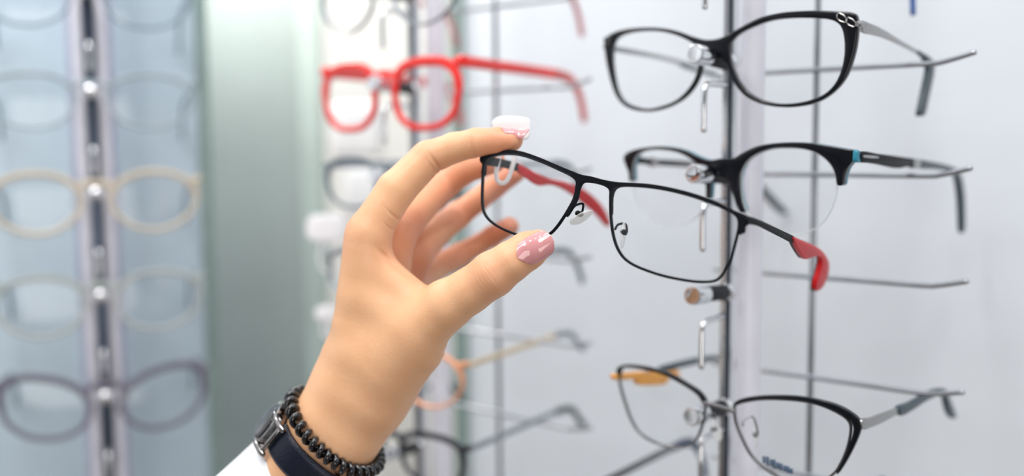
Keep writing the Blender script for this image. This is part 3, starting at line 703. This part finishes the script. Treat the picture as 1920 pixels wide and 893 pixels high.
def hand_sdf(p, detail=True):
    # palm
    mi = cone(p, J(680, 690, 468, 13.2), J(690, 450, 459, 10.5))
    mi = smin(mi, cone(p, J(670, 600, 462, 10.5), J(686, 470, 459, 10.2)), 4)
    mm = cone(p, J(694, 700, 478, 14), J(736, 448, 482, 10.5))
    mg = cone(p, J(705, 705, 498, 13), J(768, 488, 500, 10.5))
    mp = cone(p, J(718, 705, 508, 12), J(768, 540, 512, 10))
    palm = smin(smin(mi, mm, 7), smin(mg, mp, 7), 7)
    # forearm and wrist, wider across than deep
    ar = None
    for s in (-1, 1):
        js = [(c + s * np.array([.80, -.60, 0], np.float32) * 4.6, r) for c, r in WR]
        a = chain(p, js, 6); ar = a if ar is None else smin(ar, a, 6)
    heel = cone(p, J(700, 730, 500, 13), J(732, 756, 506, 8.5))
    ulna = cone(p, J(630, 775, 484, 11), J(580, 850, 492, 12))
    body = smin(smin(palm, ar, 24), smin(heel, ulna, 8), 8)
    # thumb with thenar and the web to the index finger
    th = chain(p, TH, 3)
    then = smin(cone(p, J(704, 735, 467, 15), J(775, 650, 457, 14.3)), cone(p, J(694, 660, 462, 13), J(770, 600, 455, 11)), 6)
    web = smin(cone(p, J(700, 500, 460, 9), J(790, 572, 453, 8)), cone(p, J(690, 560, 460, 11), J(760, 600, 454, 10)), 8)
    body = smin(body, then, 17)
    body = smin(body, th, 9)
    body = smin(body, web, 9)
    ix = chain(p, IX, 2.2); md = chain(p, MD, 2.2); rg = chain(p, RG, 2.2); pk = chain(p, PK, 2.2)
    fing = np.minimum(np.minimum(ix, md), np.minimum(rg, pk))
    fing = smin(smin(ix, md, 1.2), smin(rg, pk, 1.2), 1.2)
    d = smin(body, fing, 6)
    if detail: d = d + creases(p)
    return d
def nrm(v): v = np.array(v, np.float32); return v / np.linalg.norm(v)
def groove(p, at, dirn, side, amp, sg, ext, curve=0.0):
    """dent of depth amp along a plane across dirn at point at, on the side facing 'side'"""
    q = p - at; s = q @ dirn; w = q @ side; r2 = (q * q).sum(1)
    x = q @ np.cross(dirn, side)
    return amp * np.exp(-((s - curve * x * x) / sg) ** 2) * np.clip(w / 4, 0, 1) * np.exp(-(r2 / (ext * ext)) ** 2)
def creases(p):
    c = np.zeros(len(p), np.float32)
    TV = np.array([0, 0, -1], np.float32)
    # thumb joint wrinkles on the back
    a = J(925, 514, 436, 0)[0]; dr = nrm(TH[5][0] - TH[3][0])
    for off, am, cv in ((-5.4, .26, .02), (-3.2, .45, .035), (-1.4, .55, .02), (.3, .40, .0), (2.0, .5, -.02), (4.0, .3, -.04)):
        c += groove(p, a + dr * off, dr, TV, am, .42, 8.5, cv)
    c -= .35 * np.exp(-(((p - a) ** 2).sum(1) / 90))
    # index finger creases, seen on the side towards the palm
    dn = nrm([.45, -.6, -.65])
    for (x, y, Z, am, i) in ((816, 306, 464, .9, 2), (808, 313, 464, .4, 2), (893, 270, 459, .7, 4)):
        a = J(x, y, Z, 0)[0]; dr = nrm(IX[i + 1][0] - IX[i - 1][0]); c += groove(p, a, dr, dn, am, .8, 9)
    # base of the index finger
    a = J(738, 405, 458, 0)[0]; dr = nrm([.55, .83, 0]); c += groove(p, a, dr, nrm([.5, -.3, -.8]), .5, .7, 9, .02)
    a = J(728, 425, 458, 0)[0]; c += groove(p, a, dr, nrm([.5, -.3, -.8]), .35, .6, 8, .02)
    # thin folds in the web running down to the thumb base
    for x, y, am in ((752, 505, .8), (738, 495, .3)):
        a = J(x, y, 456, 0)[0]; dr = nrm([.62, .78, 0]); c += groove(p, a, dr, TV, am, 1.1, 13, .008)
    # wrist side folds under the thumb
    for x, y, am in ((815, 648, .5), (800, 662, .4), (780, 690, .3)):
        a = J(x, y, 458, 0)[0]; dr = nrm([.35, .94, 0]); c += groove(p, a, dr, nrm([.6, -.4, -.7]), am, .8, 10, -.01)
    # knuckle bump
    a = J(668, 425, 462, 0)[0]; c -= .8 * np.exp(-(((p - a) ** 2).sum(1) / 60))
    return c
def sdf_grad(f, p, e=.05):
    g = np.zeros_like(p)
    for i in range(3):
        q = p.copy(); q[:, i] += e; r = p.copy(); r[:, i] -= e
        g[:, i] = (f(q) - f(r)) / (2 * e)
    n = np.linalg.norm(g, axis=1, keepdims=True); return g / np.maximum(n, 1e-6)
def surface_net(f, lo, hi, h):
    ax = [np.arange(lo[i], hi[i] + h, h, dtype=np.float32) for i in range(3)]
    nx, ny, nz_ = [len(a) for a in ax]
    vol = np.empty((nx, ny, nz_), np.float32)
    Y, Zg = np.meshgrid(ax[1], ax[2], indexing='ij')
    for i in range(nx):
        p = np.stack([np.full(Y.size, ax[0][i], np.float32), Y.ravel(), Zg.ravel()], 1)
        vol[i] = f(p).reshape(ny, nz_)
    ins = vol < 0
    def sl(a, o): return a[o[0]:nx - 1 + o[0], o[1]:ny - 1 + o[1], o[2]:nz_ - 1 + o[2]]
    corners = [(i, j, k) for i in (0, 1) for j in (0, 1) for k in (0, 1)]
    cnt = sum(sl(ins, c).astype(np.int8) for c in corners)
    act = (cnt > 0) & (cnt < 8)
    idx = -np.ones(act.shape, np.int64); cells = np.argwhere(act); idx[act] = np.arange(len(cells))
    acc = np.zeros((len(cells), 3)); num = np.zeros(len(cells))
    vals = {c: sl(vol, c)[act] for c in corners}
    for a in corners:
        for b in corners:
            if sum(abs(a[i] - b[i]) for i in range(3)) == 1 and a < b:
                va, vb = vals[a], vals[b]; m = (va < 0) != (vb < 0)
                t = np.where(m, va / np.where(m, va - vb, 1), 0)
                for i in range(3): acc[:, i] += np.where(m, a[i] + t * (b[i] - a[i]), 0)
                num += m
    verts = (cells + acc / num[:, None]) * h + np.array([a[0] for a in ax])
    faces = []
    for axis in range(3):
        o = [0, 0, 0]; o[axis] = 1
        A_ = ins[:nx - o[0], :ny - o[1], :nz_ - o[2]]; B_ = ins[o[0]:, o[1]:, o[2]:]
        ed = np.argwhere(A_ != B_); u_, v_ = [(1, 2), (2, 0), (0, 1)][axis]
        ok = (ed[:, u_] > 0) & (ed[:, v_] > 0) & (ed[:, u_] < idx.shape[u_]) & (ed[:, v_] < idx.shape[v_])
        ed = ed[ok]; fl_ = A_[tuple(ed.T)]
        q = []
        for du, dv in ((-1, -1), (0, -1), (0, 0), (-1, 0)):
            e_ = ed.copy(); e_[:, u_] += du; e_[:, v_] += dv; q.append(idx[tuple(e_.T)])
        q = np.stack(q, 1); q[~fl_] = q[~fl_][:, ::-1]; faces.append(q)
    return verts, np.concatenate(faces)
def cam_to_world(v):
    M = np.array(MCAM); q = np.stack([v[:, 0], v[:, 1], -v[:, 2]], 1) * .001
    return q @ M[:3, :3].T + M[:3, 3]
hv, hf = surface_net(lambda p: hand_sdf(p, False), (-150, -170, 418), (32, 58, 566), 1.5)
hv = hv.astype(np.float32)
me = bpy.data.meshes.new('skin'); me.from_pydata(hv.tolist(), [], hf.tolist())
bm = bmesh.new(); bm.from_mesh(me)
bmesh.ops.subdivide_edges(bm, edges=bm.edges, cuts=1, use_grid_fill=True)
for (x, y, Z, rad, cuts) in ((925, 514, 428, 11.5, 2), (812, 309, 458, 8, 1), (893, 275, 452, 6, 1), (745, 495, 448, 12, 1), (735, 415, 452, 12, 1), (800, 665, 445, 14, 1)):
    c = Vector(J(x, y, Z, 0)[0]); es = [e_ for e_ in bm.edges if (e_.verts[0].co - c).length < rad and (e_.verts[1].co - c).length < rad]
    bmesh.ops.subdivide_edges(bm, edges=es, cuts=cuts, use_grid_fill=True)
bm.to_mesh(me); bm.free()
hv = np.empty(len(me.vertices) * 3, np.float32); me.vertices.foreach_get('co', hv); hv = hv.reshape(-1, 3)
for _ in range(3):
    hv = hv - sdf_grad(hand_sdf, hv, .15) * np.clip(hand_sdf(hv), -1, 1)[:, None] * .9
me.vertices.foreach_set('co', hv.astype(np.float32).ravel())
# natural redness of fingertips, joints and palm side, kept with the skin
red = np.zeros(len(hv), np.float32)
for (x, y, Z, s, a) in ((950, 262, 455, 14, .8), (816, 306, 464, 9, .45), (925, 514, 434, 11, .55), (1005, 465, 434, 13, .5), (668, 425, 462, 14, .4), (795, 272, 464, 9, .4),
                        (930, 300, 495, 22, .8), (965, 325, 528, 26, .9), (950, 428, 542, 26, .9), (850, 345, 505, 24, .7), (870, 400, 530, 26, .7), (870, 470, 540, 26, .7), (780, 440, 485, 24, .75), (785, 500, 500, 24, .85), (790, 530, 470, 13, .6), (735, 480, 458, 10, .35)):
    c = J(x, y, Z, 0)[0]; red = np.maximum(red, a * np.exp(-((hv - c) ** 2).sum(1) / (s * s)))
at = me.attributes.new('redness', 'FLOAT', 'POINT'); at.data.foreach_set('value', red)
wv = cam_to_world(hv)
HC = P(700, 600, .48)
me.vertices.foreach_set('co', (wv - np.array(HC)).astype(np.float32).ravel()); me.update()
for p in me.polygons: p.use_smooth = True
# skin
sk = mat('skin', (0.74, 0.44, 0.27), .42, spec=.38, sss=.12)
nt = sk.node_tree; b = nt.nodes['Principled BSDF']
t = nt.nodes.new('ShaderNodeTexCoord')
atn = nt.nodes.new('ShaderNodeAttribute'); atn.attribute_name = 'redness'
n1 = nt.nodes.new('ShaderNodeTexNoise'); n1.inputs['Scale'].default_value = 90; n1.inputs['Detail'].default_value = 4
nt.links.new(t.outputs['Object'], n1.inputs['Vector'])
r1 = nt.nodes.new('ShaderNodeMapRange'); r1.inputs['From Min'].default_value = .3; r1.inputs['From Max'].default_value = .7
nt.links.new(n1.outputs[0], r1.inputs['Value'])
m1 = nt.nodes.new('ShaderNodeMix'); m1.data_type = 'RGBA'
m1.inputs[6].default_value = (0.76, 0.425, 0.235, 1); m1.inputs[7].default_value = (0.79, 0.46, 0.265, 1)
nt.links.new(r1.outputs[0], m1.inputs[0])
m2 = nt.nodes.new('ShaderNodeMix'); m2.data_type = 'RGBA'; m2.inputs[7].default_value = (0.72, 0.27, 0.16, 1)
nt.links.new(atn.outputs['Fac'], m2.inputs[0]); nt.links.new(m1.outputs[2], m2.inputs[6]); nt.links.new(m2.outputs[2], b.inputs['Base Color'])
vo = nt.nodes.new('ShaderNodeTexVoronoi'); vo.inputs['Scale'].default_value = 1100; vo.feature = 'DISTANCE_TO_EDGE'
nt.links.new(t.outputs['Object'], vo.inputs['Vector'])
n2 = nt.nodes.new('ShaderNodeTexNoise'); n2.inputs['Scale'].default_value = 420; n2.inputs['Detail'].default_value = 5
nt.links.new(t.outputs['Object'], n2.inputs['Vector'])
ad = nt.nodes.new('ShaderNodeMath'); ad.operation = 'ADD'; nt.links.new(vo.outputs['Distance'], ad.inputs[0]); nt.links.new(n2.outputs[0], ad.inputs[1])
bp = nt.nodes.new('ShaderNodeBump'); bp.inputs['Distance'].default_value = .00012; bp.inputs['Strength'].default_value = .7
nt.links.new(ad.outputs[0], bp.inputs['Height']); nt.links.new(bp.outputs[0], b.inputs['Normal'])
person = empty('person', 'left hand and forearm raised from below, pinching thin metal eyeglasses, white sleeve', 'person', Matrix.Translation(HC))
link('hand_and_forearm', me, sk, person)

# nails: patches pushed out from the skin surface
NAIL = mat('pink_gel_nail', (0.66, 0.29, 0.30), .08, coat=1.0, noise=(150, .04))
def nail(center, axis, normal, L, W, tipext, crown, name='fingernail'):
    """center camera mm at the middle of the nail; axis towards the tip; built as a curved shell"""
    a = nrm(axis); n0 = nrm(normal); n0 = nrm(n0 - a * float(n0 @ a)); s = np.cross(a, n0)
    nu, nv = 17, 21; V_ = []; 
    for i in range(nv):
        f = i / (nv - 1); y = (f - .5) * L
        # width profile: rounded cuticle, rounded free edge
        w = W / 2 * (1 - (max(0, .28 - f) / .28) ** 2.2 * .55) * (1 - (max(0, f - .78) / .22) ** 2.4 * .42)
        for j in range(nu):
            g = (j / (nu - 1) - .5) * 2
            yy = y + (1 - g * g) * (.9 if f > .5 else -1.1) * (abs(f - .5) * 2) ** 1.6
            x = g * w
            V_.append(center + a * yy + s * x + n0 * (math.sqrt(max(0, crown ** 2 - x * x)) - crown - .010 * yy * yy))
    V_ = np.array(V_, np.float32)
    # sit on the finger: keep the shell just above the skin, free edge runs on past it
    d = hand_sdf(V_)
    push = np.clip(.30 - d, 0, 3)
    V_ = V_ + n0 * push[:, None]
    top = V_ + n0 * .35
    k = nu * nv; allv = np.concatenate([V_, top]); fs = []
    for i in range(nv - 1):
        for j in range(nu - 1):
            q = (i * nu + j, i * nu + j + 1, (i + 1) * nu + j + 1, (i + 1) * nu + j); fs.append(q[::-1]); fs.append(tuple(x + k for x in q))
    rim = [j for j in range(nu)] + [i * nu + nu - 1 for i in range(1, nv)] + [(nv - 1) * nu + j for j in range(nu - 2, -1, -1)] + [i * nu for i in range(nv - 2, 0, -1)]
    for q in range(len(rim)):
        c, e_ = rim[q], rim[(q + 1) % len(rim)]; fs.append((c, e_, e_ + k, c + k))
    w = cam_to_world(allv) - np.array(HC)
    link(name, mesh_from([Vector(x) for x in w], fs, 60), NAIL, person)
c = J(1006, 470, 434, 0)[0]
axT = TH[7][0] - TH[5][0]; nT = nrm([-.10, .20, -1])
nail(c + nT * 7.9, axT, nT, 15.0, 11.6, 2, 6.6)
c = J(966, 261, 453, 0)[0]; nI = nrm([.08, .80, -.60])
nail(c + nI * 4.5, IX[6][0] - IX[4][0], nI, 11.0, 8.0, 2, 4.6)

# ------------------------------------------------------------------ sleeve, watch, bracelet around the wrist
def ring_frame(px, py, Z, ax):
    C0 = J(px, py, Z, 0)[0]; a = nrm(ax)
    e2 = nrm(np.cross(a, np.array([0, 0, 1], np.float32)))   # lies in the picture plane
    e1 = np.cross(e2, a)                                      # in depth
    return C0, a, e1, e2
def ring_r(C0, dirs, off):
    """distance from C0 along each direction to the skin + off"""
    lo = np.zeros(len(dirs), np.float32); hi = np.full(len(dirs), 60, np.float32)
    for _ in range(22):
        m = (lo + hi) / 2; v = hand_sdf(C0 + dirs * m[:, None], False) - off
        lo = np.where(v < 0, m, lo); hi = np.where(v < 0, hi, m)
    return (lo + hi) / 2
def to_local(v): return [Vector(x) for x in cam_to_world(np.asarray(v, np.float32)) - np.array(HC)]
AX = (-.65, -.755, .20)
# coil bracelet
C0, a_, e1, e2 = ring_frame(637, 819, 472, AX)
N_ = 2600; phi = np.linspace(0, 2 * np.pi, N_, endpoint=False); loops = 33
dirs = np.cos(phi)[:, None] * e1 + np.sin(phi)[:, None] * e2
rr = ring_r(C0, dirs, 2.9)
# smooth radius a little
rr = np.real(np.fft.ifft(np.fft.fft(rr) * (np.abs(np.fft.fftfreq(N_) * N_) < 12)))
h_ = 2.1
wob = 1.0 * np.sin(phi * 2 + 1)
pts = C0 + dirs * (rr + h_ * np.cos(loops * phi))[:, None] + a_ * (h_ * 1.0 * np.sin(loops * phi) + wob)[:, None]
me = tube(to_local(pts), .00148, closed=True, seg=10)
o = link('coil_bracelet', me, mat('black_gloss_plastic', (.004, .004, .006), .12, coat=.5, noise=(80, .1)))
o.location = HC
tagg(o, 'glossy black spiral coil bracelet worn around the wrist above the watch', 'bracelet')
# watch
C1, a1, f1, f2 = ring_frame(598, 852, 474, AX)
watch = empty('wristwatch', 'wristwatch with navy leather strap and dark metal case on the wrist below the coil', 'wristwatch', Matrix.Translation(HC))
def band(phi0, phi1, w, off0, off1, n=90, ctr=C1, puff=.5, ax=a1, sh=0.0):
    ph = np.linspace(phi0, phi1, n); dr = np.cos(ph)[:, None] * f1 + np.sin(ph)[:, None] * f2
    r = ring_r(ctr, dr, 0); kk = np.ones(7) / 7; rp = np.pad(r, 3, mode='edge'); r = np.convolve(rp, kk, 'valid')
    prof = []
    for g in np.linspace(-1, 1, 13): prof.append((g * w / 2, off1 + puff * (1 - g ** 4) - (.5 if abs(g) == 1 else 0)))
    for g in np.linspace(1, -1, 5): prof.append((g * w / 2, off0))
    V_ = []
    for i in range(n):
        for x, y in prof: V_.append(ctr + dr[i] * (r[i] + y) + ax * (x + sh))
    m = len(prof); fs = []
    for i in range(n - 1):
        for j in range(m): fs.append((i * m + j, i * m + (j + 1) % m, (i + 1) * m + (j + 1) % m, (i + 1) * m + j))
    fs += [tuple(range(m)), tuple(range((n - 1) * m, n * m))]
    return mesh_from(to_local(V_), fs, 50), (dr, r)
# angle of the dorsal side: picture left-up
dorsal = nrm([-.8, .6, 0]); ph_d = math.atan2(float(dorsal @ f2), float(dorsal @ f1))
near = math.atan2(float(np.array([0, 0, -1]) @ f2), float(np.array([0, 0, -1]) @ f1))
sgn = 1 if math.sin(near - ph_d) > 0 else -1
NAVYL = mat('navy_leather', (.0035, .006, .017), .4, spec=.35, bump=(700, 2.5e-4))
def A_(deg): return ph_d + sgn * math.radians(deg)
bm1, _ = band(A_(30), A_(330), 14.5, .3, 2.2, 160)
st = link('strap', bm1, NAVYL, watch)
for s in (-1, 1):
    ph = np.linspace(A_(38), A_(170), 400); dr = np.cos(ph)[:, None] * f1 + np.sin(ph)[:, None] * f2
    r = ring_r(C1, dr, 0)
    V_ = C1 + dr * (r + 2.55)[:, None] + a1 * (s * 5.9)
    seg_ = [tube(to_local(V_[i:i + 5]), .00022, seg=6) for i in range(0, 395, 9)]
    link('stitching', join(seg_), mat('dark_thread', (.02, .03, .06), .6, noise=(100, .1)), st)
l1, _ = band(A_(118), A_(127), 17.5, .2, 4.2, 12, puff=.2); link('strap_keeper', l1, CHROME, watch)
l1, _ = band(A_(134), A_(141), 17.5, .2, 3.6, 12, puff=.2); link('strap_keeper', l1, NAVYL, watch)
# case: rounded slab on the back of the wrist
rc = float(ring_r(C1, dorsal[None, :].astype(np.float32), 0)[0])
tdir = np.cross(a1, dorsal) * sgn; tdir = nrm(tdir)
if float(tdir @ np.array([0, 0, -1])) < 0: tdir = -tdir
def case_part(rx, ry, h0, h1, dome=0.0, nseg=48, p=2.6, hollow=None, tilt=0.0, taper=1.0):
    """superellipse slab: rx along the ring, ry along the arm, from height h0 to h1 above the skin"""
    V_ = []; fs = []; lv = [(h0, taper), (h0 + (h1 - h0) * .35, 1.0), (h1 - .5, 1.0), (h1, .955)]
    if dome:
        lv += [(h1 + dome * (1 - q * q), q) for q in (.93, .85, .7, .5, .25)]
    for hh, s_ in lv:
        for j in range(nseg):
            th = 2 * math.pi * j / nseg; c, s = math.cos(th), math.sin(th)
            x = math.copysign(abs(c) ** (2 / p), c) * rx * s_; y = math.copysign(abs(s) ** (2 / p), s) * ry * s_
            drop = -x * x / 55.0                           # case curves with the wrist
            V_.append(C1 + dorsal * (rc + hh + drop) + tdir * x + a1 * y)
    m = nseg
    for i in range(len(lv) - 1):
        for j in range(m): fs.append((i * m + j, i * m + (j + 1) % m, (i + 1) * m + (j + 1) % m, (i + 1) * m + j))
    fs += [tuple(range(m)), tuple(range((len(lv) - 1) * m, len(lv) * m))]
    return mesh_from(to_local(V_), fs, 40)
CASE = mat('polished_gunmetal', (.30, .29, .29), .14, 1.0, noise=(60, .1))
cs = link('case', case_part(15, 11, 1.0, 6.5, 0, taper=.9), CASE, watch)
link('crystal', case_part(13.6, 10.2, 6.3, 7.4, 2.2), mat('black_crystal', (.004, .005, .008), .06, coat=1, noise=(60, .1)), cs)
lug = []
for s in (-1, 1):
    V_ = [C1 + dorsal * (rc + z) + tdir * x + a1 * (s * 7.8) for x, z in ((10, 4.2), (13.5, 2.4), (16.5, -1.2), (17.5, -3.5))]
    lug.append(tube(to_local(V_), .0013, .0016, seg=12))
V_ = [C1 + dorsal * (rc - 1.6) + tdir * 16.6 + a1 * y for y in (-8, 0, 8)]
lug.append(tube(to_local(V_), .0012, seg=12))
link('lug', join(lug), CASE, cs)
# white sleeve
C2, a2, g1, g2 = ring_frame(500, 972, 482, (-.60, -.79, -.04))
ph = np.linspace(0, 2 * np.pi, 96, endpoint=False); dr = np.cos(ph)[:, None] * g1 + np.sin(ph)[:, None] * g2
V_ = []; fs = []
lev = [(-27 + 18, 2.6, 1), (-27, 2.8, 0), (-28.6, 3.6, 0), (-27.5, 4.8, 0), (-15, 7.5, 0), (5, 11.5, 0), (30, 14, 0), (70, 18, 0)]
r0 = ring_r(C2, dr, 0)
for q, (x, off, _) in enumerate(lev):
    fold = .8 * np.sin(ph * 5 + q * .7) * min(1, q / 3)
    V_ += list(C2 + dr * (r0 * 1.0 + off + fold)[:, None] + a2 * (x + 0 * ph)[:, None])
m = 96
for i in range(len(lev) - 1):
    for j in range(m): fs.append((i * m + j, i * m + (j + 1) % m, (i + 1) * m + (j + 1) % m, (i + 1) * m + j))
link('sleeve', mesh_from(to_local(V_), fs, 60), mat('white_fabric', (.80, .81, .84), .8, bump=(900, 3e-4)), person)
